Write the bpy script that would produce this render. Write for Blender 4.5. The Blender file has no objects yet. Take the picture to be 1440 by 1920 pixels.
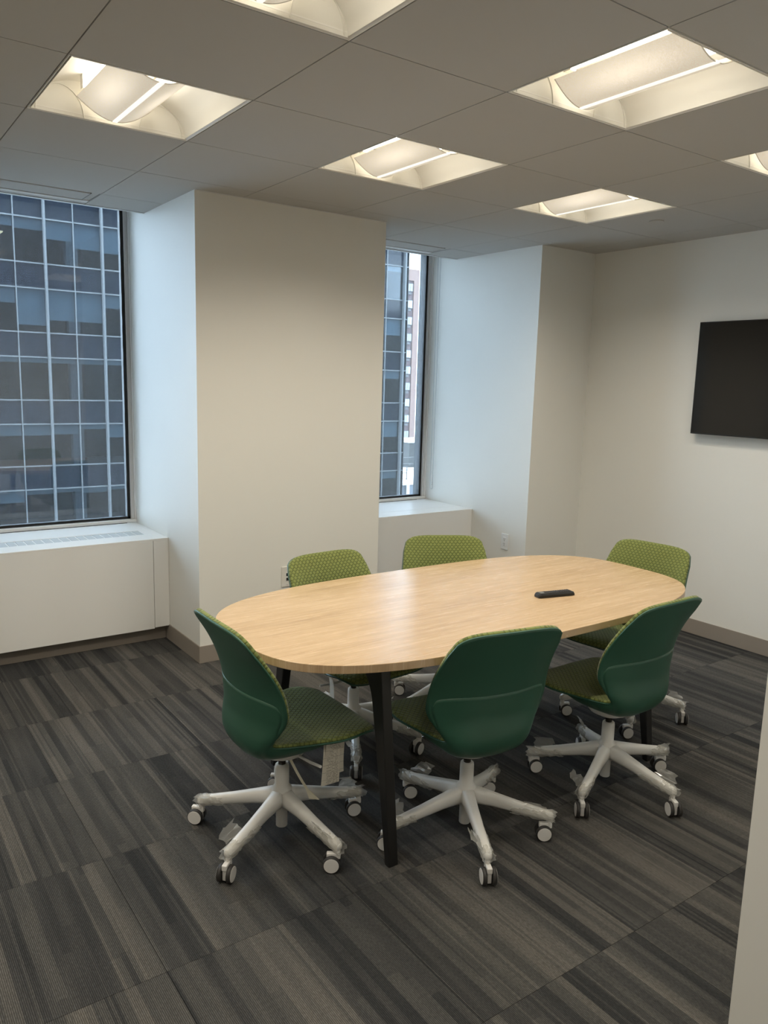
import bpy, bmesh, math, random
from mathutils import Vector, Matrix, noise

# ------------------------------------------------------------------ camera
C = bpy.context.scene.collection
S = bpy.context.scene
CAM = Vector((-1.28152, -3.24055, 1.59694))
cd = bpy.data.cameras.new('camera'); cam = bpy.data.objects.new('camera', cd); C.objects.link(cam)
RGT = Vector((0.81569, -0.57787, 0.02684)); DWN = Vector((-0.07361, -0.14969, -0.98599)); FWD = Vector((0.57379, 0.80229, -0.16464))
mt = Matrix((RGT, -DWN, -FWD)).transposed().to_4x4(); mt.translation = CAM
cam.matrix_world = mt
cd.sensor_fit = 'VERTICAL'; cd.sensor_height = 36; cd.lens = 1464.4/1920*36; cd.clip_end = 2000; cd.clip_start = .02
S.camera = cam
# ------------------------------------------------------------------ world + exposure
w = bpy.data.worlds.new('overcast_sky'); S.world = w; w.use_nodes = True
nt = w.node_tree; bg = nt.nodes['Background']
WORLD_COL = (0.71, 0.83, 1.0, 1); WORLD_STR = 11.8
bg.inputs[0].default_value = WORLD_COL; bg.inputs[1].default_value = WORLD_STR
S.view_settings.view_transform = 'Standard'; S.view_settings.look = 'None'
S.view_settings.exposure = 0.0; S.view_settings.gamma = 1; S.view_settings.use_curve_mapping = False
LAMP_W = 11.6           # watts of each of the four lamps of a ceiling light
LAMP_COL = (1.0, 0.915, 0.775)

# ------------------------------------------------------------------ helpers
def tag(o, label=None, cat=None, group=None, kind=None):
    if label: o['label'] = label
    if cat: o['category'] = cat
    if group: o['group'] = group
    if kind: o['kind'] = kind
    return o
def thing(name, label, cat, loc=(0,0,0), rz=0, group=None):
    o = bpy.data.objects.new(name, None); C.objects.link(o); o.empty_display_size = .1
    o.location = loc; o.rotation_euler = (0,0,rz)
    return tag(o, label, cat, group)
def obj(name, bm, mats, parent=None, loc=None, smooth=False, bevel=None, seg=2):
    me = bm
    if isinstance(bm, bmesh.types.BMesh):
        bmesh.ops.recalc_face_normals(bm, faces=bm.faces[:]) if not getattr(obj,'_keep',False) else None
        me = bpy.data.meshes.new(name); bm.to_mesh(me); bm.free()
        if smooth:
            for p in me.polygons: p.use_smooth = True
        for m in (mats if isinstance(mats,(list,tuple)) else [mats]): me.materials.append(m)
    o = bpy.data.objects.new(name, me); C.objects.link(o)
    if parent: o.parent = parent
    if loc: o.location = loc
    if bevel:
        b = o.modifiers.new('bevel','BEVEL'); b.width = bevel; b.segments = seg; b.limit_method = 'ANGLE'
    return o
def box(bm, x0,x1,y0,y1,z0,z1, mi=0):
    vs = [bm.verts.new((x,y,z)) for z in (z0,z1) for y in (y0,y1) for x in (x0,x1)]
    for q in ((0,2,3,1),(4,5,7,6),(0,1,5,4),(2,6,7,3),(0,4,6,2),(1,3,7,5)):
        f = bm.faces.new([vs[i] for i in q]); f.material_index = mi
    return vs
def bx(x0,x1,y0,y1,z0,z1):
    bm = bmesh.new(); box(bm,x0,x1,y0,y1,z0,z1); return bm
def cyl(bm, p0, p1, r0, r1=None, n=20, mi=0, cap=True):
    r1 = r0 if r1 is None else r1
    p0 = Vector(p0); p1 = Vector(p1); d = (p1-p0).normalized()
    a = d.orthogonal().normalized(); b = d.cross(a)
    R0 = [bm.verts.new(p0+(a*math.cos(t)+b*math.sin(t))*r0) for t in [2*math.pi*i/n for i in range(n)]]
    R1 = [bm.verts.new(p1+(a*math.cos(t)+b*math.sin(t))*r1) for t in [2*math.pi*i/n for i in range(n)]]
    for i in range(n):
        f = bm.faces.new((R0[i],R0[(i+1)%n],R1[(i+1)%n],R1[i])); f.material_index = mi; f.smooth = True
    if cap:
        for R in (R0[::-1], R1):
            f = bm.faces.new(R); f.material_index = mi
def lathe(prof, n=28):
    bm = bmesh.new(); rings = []
    for r,z in prof:
        rings.append([bm.verts.new((r*math.cos(2*math.pi*i/n), r*math.sin(2*math.pi*i/n), z)) for i in range(n)])
    for A,B in zip(rings, rings[1:]):
        for i in range(n): bm.faces.new((A[i],A[(i+1)%n],B[(i+1)%n],B[i]))
    bm.faces.new(rings[0][::-1]); bm.faces.new(rings[-1])
    return bm
def tube(pts, r, n=8):
    bm = bmesh.new(); prev = None
    pts = [Vector(p) for p in pts]
    for i,p in enumerate(pts):
        d = (pts[min(i+1,len(pts)-1)]-pts[max(i-1,0)]).normalized()
        a = d.cross(Vector((.31,.53,.79))).normalized(); b = d.cross(a)
        R = [bm.verts.new(p+(a*math.cos(2*math.pi*k/n)+b*math.sin(2*math.pi*k/n))*r) for k in range(n)]
        if prev:
            for k in range(n): bm.faces.new((prev[k],prev[(k+1)%n],R[(k+1)%n],R[k]))
        else: bm.faces.new(R[::-1])
        prev = R
    bm.faces.new(prev)
    return bm
def sweep(sections):
    """skin a list of closed rings of points"""
    bm = bmesh.new(); rings = [[bm.verts.new(p) for p in s] for s in sections]
    for A,B in zip(rings, rings[1:]):
        n = len(A)
        for i in range(n): bm.faces.new((A[i],A[(i+1)%n],B[(i+1)%n],B[i]))
    bm.faces.new(rings[0][::-1]); bm.faces.new(rings[-1])
    return bm
def dup(o, parent=None):
    c = o.copy(); C.objects.link(c)
    if parent: c.parent = parent
    for ch in o.children: dup(ch, c)
    return c

# ------------------------------------------------------------------ materials
def mat(name, col, rough=.5, metal=0, emit=None, es=0, spec=None):
    m = bpy.data.materials.new(name); m.use_nodes = True
    p = m.node_tree.nodes['Principled BSDF']
    p.inputs['Base Color'].default_value = (*col,1); p.inputs['Roughness'].default_value = rough
    p.inputs['Metallic'].default_value = metal
    if spec is not None: p.inputs['Specular IOR Level'].default_value = spec
    if emit: p.inputs['Emission Color'].default_value = (*emit,1); p.inputs['Emission Strength'].default_value = es
    return m
class N:
    def __init__(s, m): s.t = m.node_tree; s.p = s.t.nodes['Principled BSDF']
    def n(s, ty, **k):
        q = s.t.nodes.new(ty)
        for a,b in k.items(): setattr(q,a,b)
        return q
    def l(s, a, b): s.t.links.new(a,b)
    def v(s, sock, val):
        if hasattr(val,'is_output'): s.l(val, sock)
        else: sock.default_value = val
    def m(s, op, a, b=0., c=0.):
        q = s.n('ShaderNodeMath', operation=op); s.v(q.inputs[0],a); s.v(q.inputs[1],b); s.v(q.inputs[2],c); return q.outputs[0]
    def mix(s, f, a, b):
        q = s.n('ShaderNodeMix', data_type='RGBA'); s.v(q.inputs[0],f); s.v(q.inputs[6],a); s.v(q.inputs[7],b); return q.outputs[2]
    def ramp(s, f, stops):
        q = s.n('ShaderNodeValToRGB'); s.v(q.inputs[0],f); e = q.color_ramp.elements
        while len(e) < len(stops): e.new(.5)
        for k,(p,c) in zip(e, stops): k.position = p; k.color = (*c,1)
        return q.outputs[0]
    def noise(s, vec, scale, detail=2, rough=.5, dim='3D'):
        q = s.n('ShaderNodeTexNoise', noise_dimensions=dim); s.v(q.inputs['Vector'],vec)
        q.inputs['Scale'].default_value = scale; q.inputs['Detail'].default_value = detail; q.inputs['Roughness'].default_value = rough
        return q.outputs[0]
    def scale(s, vec, xyz):
        q = s.n('ShaderNodeMapping'); s.l(vec,q.inputs[0]); q.inputs['Scale'].default_value = xyz; return q.outputs[0]
    def bump(s, h, strength, dist):
        q = s.n('ShaderNodeBump'); s.v(q.inputs['Height'],h); q.inputs['Strength'].default_value = strength; q.inputs['Distance'].default_value = dist
        s.l(q.outputs[0], s.p.inputs['Normal']); return q

def painted(name, col, rough=.6, amt=.02, spec=.3):
    m = mat(name, col, rough, spec=spec); g = N(m); co = g.n('ShaderNodeTexCoord').outputs['Object']
    f = g.noise(co, 2.2, 3); c2 = tuple(min(1,c*(1-amt*2)) for c in col)
    g.l(g.mix(f, (*c2,1), (*col,1)), g.p.inputs['Base Color'])
    g.bump(g.noise(co, 160, 2), .12, .001)
    return m
M_wall = painted('white_wall_paint', (.78,.772,.725), .55)
M_wall_tv = M_wall
M_unit = painted('unit_enamel', (.80,.795,.77), .38, .01)
M_ceil = painted('ceiling_tile_board', (.53,.52,.50), .85, .02, .2)
M_grid = mat('ceiling_grid', (.16,.155,.15), .6)
M_gridl = mat('ceiling_grid_light', (.7,.7,.69), .5)
M_base = painted('taupe_vinyl_base', (.29,.255,.22), .45, .03)
M_whitemetal = mat('white_metal', (.82,.82,.80), .35)
M_frame = mat('aged_window_metal', (.60,.59,.58), .5, .0)
M_frame_l = mat('beige_window_metal', (.85,.85,.84), .45)
M_gasket = mat('black_gasket', (.008,.009,.01), .5)
M_reveal = mat('dark_anodised_metal', (.012,.015,.018), .6, .0)
M_chair_w = mat('white_chair_metal', (.74,.73,.70), .32)
M_castor_w = mat('white_castor_plastic', (.78,.765,.74), .4)
M_tire = mat('dark_castor_tread', (.035,.033,.032), .55)
M_gas = mat('dark_gas_lift_steel', (.06,.055,.05), .25, .9)
M_shell = mat('dark_green_shell', (.024,.088,.056), .40)
M_shell2 = mat('dark_green_shell_cover', (.025,.091,.058), .39)
M_leg = mat('black_powder_coat', (.012,.012,.012), .38)
M_tv = mat('tv_screen', (.006,.006,.006), .12)
M_tvb = mat('tv_bezel', (.012,.012,.012), .3)
M_rem = mat('remote_black', (.005,.005,.005), .5)
M_btn = mat('remote_button', (.05,.05,.055), .5)
M_plate = mat('ivory_plate', (.70,.68,.62), .4)
M_plate_w = mat('white_plate', (.74,.76,.76), .35)
M_hole = mat('socket_black', (.01,.01,.01), .6)
M_tag = mat('paper_tag', (.66,.62,.53), .8)
M_strap = mat('cream_plastic_strap', (.72,.68,.55), .5)
M_grille = painted('grille_grey', (.50,.52,.52), .5)

# oak laminate
M_oak = mat('oak_laminate', (.6,.42,.24), .30, spec=.6); g = N(M_oak)
co = g.n('ShaderNodeTexCoord').outputs['Object']
n1 = g.noise(g.scale(co,(1.2,22,1.2)), 3.0, 6, .6)
n2 = g.noise(g.scale(co,(2.5,120,2.5)), 3.0, 4, .6)
n3 = g.noise(g.scale(co,(.8,6,1)), 1.3, 3, .5)
f = g.m('ADD', g.m('MULTIPLY',n1,.5), g.m('ADD', g.m('MULTIPLY',n2,.3), g.m('MULTIPLY',n3,.25)))
g.l(g.ramp(f, [(.36,(.37,.245,.140)),(.50,(.50,.350,.205)),(.66,(.59,.43,.270))]), g.p.inputs['Base Color'])
g.l(g.m('ADD', .20, g.m('MULTIPLY', n2, .12)), g.p.inputs['Roughness'])
g.bump(n2, .05, .0006)

# upholstery with woven chevron scales; UV in metres
M_fab = mat('green_knit_upholstery', (.2,.25,.05), .85, spec=.15); g = N(M_fab)
uv = g.n('ShaderNodeUVMap').outputs[0]; sp = g.n('ShaderNodeSeparateXYZ'); g.l(uv, sp.inputs[0])
U, V = sp.outputs[0], sp.outputs[1]
row = g.m('DIVIDE', V, .0125); ri = g.m('FLOOR', row); rf = g.m('SUBTRACT', row, ri)
uu = g.m('ADD', g.m('DIVIDE', U, .0200), g.m('MULTIPLY', ri, .5))
uf = g.m('SUBTRACT', uu, g.m('FLOOR', uu))
tri = g.m('MULTIPLY', g.m('ABSOLUTE', g.m('SUBTRACT', uf, .5)), 2.0)      # 1 at cell edge, 0 centre
hgt = g.m('SUBTRACT', g.m('MULTIPLY', tri, .75), rf)                        # arch shaped scale edge
arch = g.m('ABSOLUTE', hgt)
crease = g.m('SUBTRACT', 1.0, g.m('MINIMUM', 1.0, g.m('MULTIPLY', arch, 2.6)))
fine = g.noise(uv, 900, 2)
base = g.mix(fine, (.150,.180,.050,1), (.240,.275,.092,1))
g.l(g.mix(g.m('MULTIPLY', crease, .62), base, (.040,.060,.020,1)), g.p.inputs['Base Color'])  # weave pattern, with thread shading put into the colour of the creases
g.p.inputs['Sheen Weight'].default_value = .25; g.p.inputs['Sheen Roughness'].default_value = .4
g.bump(g.m('ADD', g.m('MULTIPLY', crease, -1.0), g.m('MULTIPLY', fine, .25)), .8, .0022)

# carpet tiles: bands along the room depth, different for every tile
CT = 0.605; CX0 = -0.032; CY0 = -1.385
M_carpet = mat('striped_carpet', (.05,.05,.05), .95, spec=.1); g = N(M_carpet)
pos = g.n('ShaderNodeNewGeometry').outputs['Position']; sp = g.n('ShaderNodeSeparateXYZ'); g.l(pos, sp.inputs[0])
X, Y = sp.outputs[0], sp.outputs[1]
ix = g.m('FLOOR', g.m('DIVIDE', g.m('SUBTRACT', X, CX0), CT)); iy = g.m('FLOOR', g.m('DIVIDE', g.m('SUBTRACT', Y, CY0), CT))
cv = g.n('ShaderNodeCombineXYZ'); g.l(ix, cv.inputs[0]); g.l(iy, cv.inputs[1])
wn = g.n('ShaderNodeTexWhiteNoise', noise_dimensions='2D'); g.l(cv.outputs[0], wn.inputs['Vector']); H = wn.outputs[0]
def vor(scale, off):
    q = g.n('ShaderNodeTexVoronoi', voronoi_dimensions='1D'); g.l(g.m('ADD', g.m('MULTIPLY', X, scale), g.m('MULTIPLY', H, off)), q.inputs['W']); q.inputs['Scale'].default_value = 1
    s2 = g.n('ShaderNodeSeparateColor'); g.l(q.outputs['Color'], s2.inputs[0]); return s2.outputs
A = vor(15, 917.); B = vor(34, 531.)
cw = g.n('ShaderNodeCombineXYZ'); g.l(g.m('ADD', g.m('MULTIPLY',X,26), g.m('MULTIPLY',H,77)), cw.inputs[0]); g.l(g.m('MULTIPLY',Y,2.4), cw.inputs[1])
drift = g.noise(cw.outputs[0], 1.0, 1)
seg = g.m('FLOOR', g.m('ADD', g.m('DIVIDE', Y, .42), g.m('MULTIPLY', B[1], 9.0)))
sv = g.n('ShaderNodeCombineXYZ'); g.l(seg, sv.inputs[0]); g.l(g.m('MULTIPLY', B[0], 99.0), sv.inputs[1])
wn2 = g.n('ShaderNodeTexWhiteNoise', noise_dimensions='2D'); g.l(sv.outputs[0], wn2.inputs['Vector'])
PL = vor(105, 311.); pinl = g.m('MULTIPLY', g.m('GREATER_THAN', PL[0], .86), .20)
tone = g.m('ADD', g.m('ADD', g.m('MULTIPLY', A[0], .44), g.m('ADD', g.m('MULTIPLY', wn2.outputs[0], .16), pinl)), g.m('ADD', g.m('MULTIPLY', B[0], .32), g.m('MULTIPLY', g.m('SUBTRACT', drift, .5), .40)))
tone = g.m('ADD', tone, g.m('MULTIPLY', g.m('SUBTRACT', H, .5), .12))
band = g.ramp(tone, [(.16,(.030,.031,.032)),(.34,(.046,.046,.046)),(.54,(.066,.065,.062)),(.84,(.104,.098,.089))])
pin = g.m('FRACT', g.m('DIVIDE', X, .0048)); pin = g.m('MULTIPLY', g.m('ABSOLUTE', g.m('SUBTRACT', pin, .5)), 2)
cs = g.n('ShaderNodeCombineXYZ'); g.l(g.m('MULTIPLY', X, 210), cs.inputs[0]); g.l(g.m('MULTIPLY', Y, 95), cs.inputs[1])
dash = g.noise(cs.outputs[0], 1.0, 2); speck = g.noise(pos, 420, 2)
k = g.m('ADD', .25, g.m('ADD', g.m('MULTIPLY', g.m('MULTIPLY', pin, dash), 1.9), g.m('MULTIPLY', speck, .55)))
vm = g.n('ShaderNodeVectorMath', operation='SCALE'); g.l(band, vm.inputs[0]); g.l(k, vm.inputs['Scale']); g.l(vm.outputs[0], g.p.inputs['Base Color'])
g.bump(g.m('ADD', g.m('MULTIPLY', pin, .6), dash), .6, .0018)
M_floorbase = mat('carpet_seam', (.012,.012,.012), .95)

# window glass with dried rain dirt
def glassy(name, tint, refl, dirt):
    m = bpy.data.materials.new(name); m.use_nodes = True; t = m.node_tree
    for n_ in list(t.nodes):
        if n_.type != 'OUTPUT_MATERIAL': t.nodes.remove(n_)
    out = t.nodes['Material Output']
    tr = t.nodes.new('ShaderNodeBsdfTransparent'); tr.inputs[0].default_value = (*tint,1)
    gl = t.nodes.new('ShaderNodeBsdfGlossy'); gl.inputs['Roughness'].default_value = .0; gl.inputs[0].default_value = (1,1,1,1)
    fr = t.nodes.new('ShaderNodeFresnel'); fr.inputs[0].default_value = 1.5
    mu = t.nodes.new('ShaderNodeMath'); mu.operation = 'MULTIPLY'; mu.inputs[1].default_value = refl; t.links.new(fr.outputs[0], mu.inputs[0])
    mx = t.nodes.new('ShaderNodeMixShader'); t.links.new(mu.outputs[0], mx.inputs[0]); t.links.new(tr.outputs[0], mx.inputs[1]); t.links.new(gl.outputs[0], mx.inputs[2])
    last = mx
    if dirt:
        tl = t.nodes.new('ShaderNodeBsdfTranslucent'); tl.inputs[0].default_value = (.75,.75,.75,1)
        tc = t.nodes.new('ShaderNodeTexCoord')
        def nz(sc, s_, d):
            mp = t.nodes.new('ShaderNodeMapping'); mp.inputs['Scale'].default_value = sc; t.links.new(tc.outputs['Object'], mp.inputs[0])
            n_ = t.nodes.new('ShaderNodeTexNoise'); n_.inputs['Scale'].default_value = s_; n_.inputs['Detail'].default_value = d; t.links.new(mp.outputs[0], n_.inputs['Vector']); return n_.outputs[0]
        a = nz((60,1,3),1.5,3); b = nz((220,1,60),1.0,2)
        def mt_(op,x,y):
            q = t.nodes.new('ShaderNodeMath'); q.operation = op
            for i_,v_ in enumerate((x,y)):
                if hasattr(v_,'is_output'): t.links.new(v_, q.inputs[i_])
                else: q.inputs[i_].default_value = v_
            return q.outputs[0]
        f_ = mt_('MULTIPLY', mt_('MULTIPLY', a, b), dirt*4)
        f_ = mt_('ADD', mt_('MULTIPLY', mt_('MAXIMUM', mt_('SUBTRACT', b, .56), 0), dirt*2.5), mt_('MULTIPLY', f_, .6))
        m2 = t.nodes.new('ShaderNodeMixShader'); t.links.new(f_, m2.inputs[0]); t.links.new(mx.outputs[0], m2.inputs[1]); t.links.new(tl.outputs[0], m2.inputs[2]); last = m2
    t.links.new(last.outputs[0], out.inputs[0])
    return m
M_glass = glassy('rain_marked_glass', (.80,.86,.88), 1.0, .018)
M_wrap = glassy('clear_plastic_film', (.96,.96,.95), .45, 0)
for n_ in M_wrap.node_tree.nodes:
    if n_.type == 'BSDF_GLOSSY': n_.inputs['Roughness'].default_value = .22
t = M_wrap.node_tree; o_ = t.nodes['Material Output']; prev = o_.inputs[0].links[0].from_socket
df = t.nodes.new('ShaderNodeBsdfDiffuse'); df.inputs[0].default_value = (.75,.74,.70,1); mm = t.nodes.new('ShaderNodeMixShader'); mm.inputs[0].default_value = .34
t.links.new(prev, mm.inputs[1]); tl_ = t.nodes.new('ShaderNodeBsdfTranslucent'); tl_.inputs[0].default_value = (.9,.89,.85,1); ad = t.nodes.new('ShaderNodeMixShader'); ad.inputs[0].default_value = .5
t.links.new(df.outputs[0], ad.inputs[1]); t.links.new(tl_.outputs[0], ad.inputs[2]); t.links.new(ad.outputs[0], mm.inputs[2]); t.links.new(mm.outputs[0], o_.inputs[0])

# ------------------------------------------------------------------ room shell
ZC = 2.54; T = .6096; ZP = 2.80
XL, XR = -2.40, 3.312; YN = -2.52; YC = .77; YP = .655; YG = 1.87
COLS = [(-2.08,-.876),(.340,1.546)]; XPIER = 2.765
def struct(name, bm, m, parent=None, **k):
    o = obj(name, bm, m, parent, **k)
    if not parent: o['kind'] = 'structure'
    return o
# floor with loose-laid carpet tiles
floor = struct('floor', bx(-3.6,XR+.1,-4.9,2.0,-.12,-.006), M_floorbase)
rects = [(-3.5,XR,-4.8,YN-.12),(XL,XR,YN,YP),(XL,XPIER,YP,YC),(-.876,.340,YC,1.31),(1.546,XPIER,YC,1.31),(-3.5,.137,YN-.12,YN)]
def clip_cells(x0,y0,x1,y1):
    r = []
    for a,b,c_,d in rects:
        X0,X1,Y0,Y1 = max(a,x0),min(b,x1),max(c_,y0),min(d,y1)
        if X1-X0 > .01 and Y1-Y0 > .003: r.append((X0,X1,Y0,Y1))
    return r
tile_me = None
for i in range(-7,7):
    for j in range(-7,6):
        x0 = CX0+i*CT; y0 = CY0+j*CT; g_ = .0006
        rr = clip_cells(x0+g_, y0+g_, x0+CT-g_, y0+CT-g_)
        if not rr: continue
        if y0+CT < -4.7: continue
        full = len(rr)==1 and abs((rr[0][1]-rr[0][0])-(CT-2*g_))<1e-4 and abs((rr[0][3]-rr[0][2])-(CT-2*g_))<1e-4
        if full and tile_me:
            obj('carpet_tile', tile_me, None, floor, loc=(x0,y0,0)); continue
        bm = bmesh.new()
        for r in rr: box(bm, r[0]-x0, r[1]-x0, r[2]-y0, r[3]-y0, -.006, 0)
        o = obj('carpet_tile', bm, M_carpet, floor, loc=(x0,y0,0))
        if full: tile_me = o.data
# walls
def wallbox(name, *a): return struct(name, bx(*a), M_wall)
wallbox('wall_right', XR,XR+.12, YN-.12,1.95, 0,ZP)
wallbox('wall_back', XPIER,XR, YP,1.95, 0,ZP)
cole = wallbox('wall_column', COLS[1][0],COLS[1][1], YC,1.95, 0,ZP)
wallbox('wall_column_left', COLS[0][0],COLS[0][1], YC,1.95, 0,ZP)
wallbox('wall_left', XL-.12,XL, YN,1.95, 0,ZP)
wallbox('wall_left_end', XL,COLS[0][0], YC,1.95, 0,ZP)
wallbox('wall_front', .137,XR, YN-.12,YN, 0,ZP)
wallbox('wall_front_left', -3.6,XL, YN-.12,YN, 0,ZP)
wallbox('wall_corridor', -3.6,XR+.12, -4.9,-4.8, 0,ZP)
wallbox('wall_corridor_left', -3.7,-3.6, -4.9,YN, 0,ZP)
wallbox('wall_corridor_right', XR,XR+.12, -4.8,YN-.12, 0,ZP)
# wall under and over each window
for k,(a,b) in enumerate(((-.876,.340),(1.546,XPIER))):
    n_ = ('left','right')[k]
    wallbox('wall_under_window_'+n_, a,b, 1.815,1.95, 0,.62)
    wallbox('wall_over_window_'+n_, a,b, 1.80,1.95, 2.66,ZP)
# ceiling: a grid plate with lay-in tiles
ceil = struct('ceiling', bx(-3.7,XR+.12,-4.9,2.0,ZP,ZP+.1), M_wall)
LIGHTS = [(-1,0),(1,0),(3,0),(-1,2),(1,2),(3,2),(-3,0),(-3,2)]   # (j, i): cells from x=j*T, y=-(i+1)*T
CORR_ADDED = [(-2,5),(1,5),(4,5)]  # unseen corridor lights, added to brighten the end of the near wall
lightcells = {(j,i) for j,i in LIGHTS+CORR_ADDED}
VENTS = {(-1,-3),(3,-3)}
crects = [(XL,XR,YN,YP),(XL,XPIER,YP,YC),(-.876,.340,YC,1.535),(1.546,XPIER,YC,1.535),(-3.6,XR,-4.8,YN-.12),(-3.6,.137,YN-.12,YN)]
rects = crects
tm = None
for j in range(-6,6):
    for i in range(-3,8):
        x0 = j*T; y0 = -(i+1)*T; g_ = .0022
        if (j,i) in lightcells or (j,i) in VENTS: continue
        rr = clip_cells(x0+g_, y0+g_, x0+T-g_, y0+T-g_)
        if not rr: continue
        full = len(rr)==1 and abs((rr[0][1]-rr[0][0])-(T-2*g_))<1e-4 and abs((rr[0][3]-rr[0][2])-(T-2*g_))<1e-4
        if full and tm: obj('ceiling_tile', tm, None, ceil, loc=(x0,y0,ZC)); continue
        bm = bmesh.new()
        for r in rr: box(bm, r[0]-x0, r[1]-x0, r[2]-y0, r[3]-y0, 0, .016)
        o = obj('ceiling_tile', bm, M_ceil, ceil, loc=(x0,y0,ZC))
        if full: tm = o.data
# grid bars just above the reveal
for j in range(-5,6):
    obj('ceiling_grid_bar', bx(j*T-.012,j*T+.012,-4.8,.77,ZC+.006,ZC+.03), M_grid, ceil)
for i in range(-1,8):
    obj('ceiling_grid_bar', bx(-3.6,XR,-i*T-.012,-i*T+.012,ZC+.0065,ZC+.0305), M_grid, ceil)
for a,b in ((-.876,.340),(1.546,XPIER)):
    obj('ceiling_grid_bar', bx(a,b,1.2192-.012,1.2192+.012,ZC+.0065,ZC+.03), M_grid, ceil)
for x in (-T,0,3*T,4*T):
    obj('ceiling_grid_bar', bx(x-.012,x+.012,.77,1.535,ZC+.006,ZC+.0295), M_grid, ceil)
# edge trims at the blind pockets
for k,(a,b) in enumerate(((-.876,.340),(1.546,XPIER))):
    struct('trim_%d'%(k+1), bx(a,b,1.537,1.560,ZC-.002,ZC+.09), M_whitemetal)
    struct('trim_%d'%(k+3), bx(a,b,1.535,1.537,ZC-.001,ZC+.02), M_gasket)
# pale ceiling angle strips along the column fronts
for k,(a,b,c_,d) in enumerate(((.340,1.546,.762,.770),(-2.08,-.876,.762,.770))):
    struct('trim_%d'%(k+5), bx(a,b,c_,d,ZC-.003,ZC-.0003), M_gridl)
# baseboards
def base(name,*a): return struct(name, bx(*a), M_base, bevel=.002)
base('baseboard_column_front', COLS[1][0]-.006,1.552, YC-.006,YC, 0,.10)
base('baseboard_column_left', .334,.340, YC,1.30, 0,.10)
base('baseboard_column_right', 1.546,1.552, YC,1.30, 0,.10)
base('baseboard_pier_side', XPIER-.006,XPIER, YP,1.30, 0,.10)
base('baseboard_pier_front', XPIER-.006,XR, YP-.006,YP, 0,.10)
base('baseboard_right', XR-.006,XR, YN,YP-.006, 0,.10)
base('baseboard_kick_left', -.876,.334, 1.300,1.306, 0,.10)
base('baseboard_kick_right', 1.552,XPIER-.006, 1.300,1.306, 0,.10)
base('baseboard_left', XL,XL+.006, YN,YC, 0,.10)
base('baseboard_front', .137,XR-.006, YN,YN+.006, 0,.10)
base('baseboard_column_far_left', -2.08,-.870, YC-.006,YC, 0,.10)

# windows
def window(k, x0, x1):
    w_ = bpy.data.objects.new('window_%d'%k, None); C.objects.link(w_); w_['kind'] = 'structure'; w_.location = ((x0+x1)/2, YG, .64)
    z0, z1 = .64, 2.72
    def P(name, a, m, bev=None, lab=None):
        a = [a[0]-(x0+x1)/2, a[1]-(x0+x1)/2, a[2]-YG, a[3]-YG, a[4]-.64, a[5]-.64]
        o = obj(name, bx(*a), m, w_, bevel=bev); return o
    P('sill_strip', (x0,x1,1.825,1.86,z0,z0+.020), M_frame_l, .003)
    P('jamb_strip', (x1-.008,x1,1.832,1.86,z0+.020,z1), M_frame_l, .003)
    P('jamb_strip', (x0,x0+.022,1.805,1.86,z0+.020,z1), M_frame_l, .003)
    P('frame_rail', (x1-.030,x1-.008,1.840,1.88,z0+.020,z1), M_frame, .003)
    P('frame_rail', (x0+.022,x0+.044,1.825,1.88,z0+.020,z1), M_frame, .003)
    # gasket ring: slightly ragged edge
    bm = bmesh.new(); random.seed(k)
    def ragged(p0,p1,inw):
        n = 90; vs = []
        for i in range(n+1):
            t_ = i/n; p = Vector(p0).lerp(Vector(p1),t_); r = .004+.0018*noise.noise(Vector((t_*30,k,inw[0]*3)))
            q = p+Vector(inw)*(.016+r); vs.append((bm.verts.new(p), bm.verts.new(q), bm.verts.new(q+Vector((0,.014,0))), bm.verts.new(p+Vector((0,.014,0)))))
        for A_,B_ in zip(vs,vs[1:]):
            for e in range(4): bm.faces.new((A_[e],A_[(e+1)%4],B_[(e+1)%4],B_[e]))
    c_ = (x0+x1)/2
    ragged((x1-.030-c_,-.012,.02),(x1-.030-c_,-.012,2.08),(-1,0,0))
    ragged((x0+.044-c_,-.012,.02),(x0+.044-c_,-.012,2.08),(1,0,0))
    ragged((x0+.04-c_,-.012,.020),(x1-.028-c_,-.012,.020),(0,0,.8))
    obj('gasket', bm, M_gasket, w_)
    P('glass_pane', (x0+.045,x1-.031,1.872,1.878,z0+.02,z1), M_glass)
    P('outer_reveal', (x1-.030,x1,1.885,1.962,z0,z1), M_reveal)
    P('outer_reveal', (x0,x0+.030,1.885,1.962,z0,z1), M_reveal)
    P('outer_sill', (x0+.045,x1-.045,1.885,1.990,z0-.03,z0+.018), M_reveal)
    P('head_rail', (x0,x1,1.82,1.99,2.62,2.72), M_frame)
    return w_
window(1, -.876, .340); window(2, 1.546, XPIER)

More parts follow.
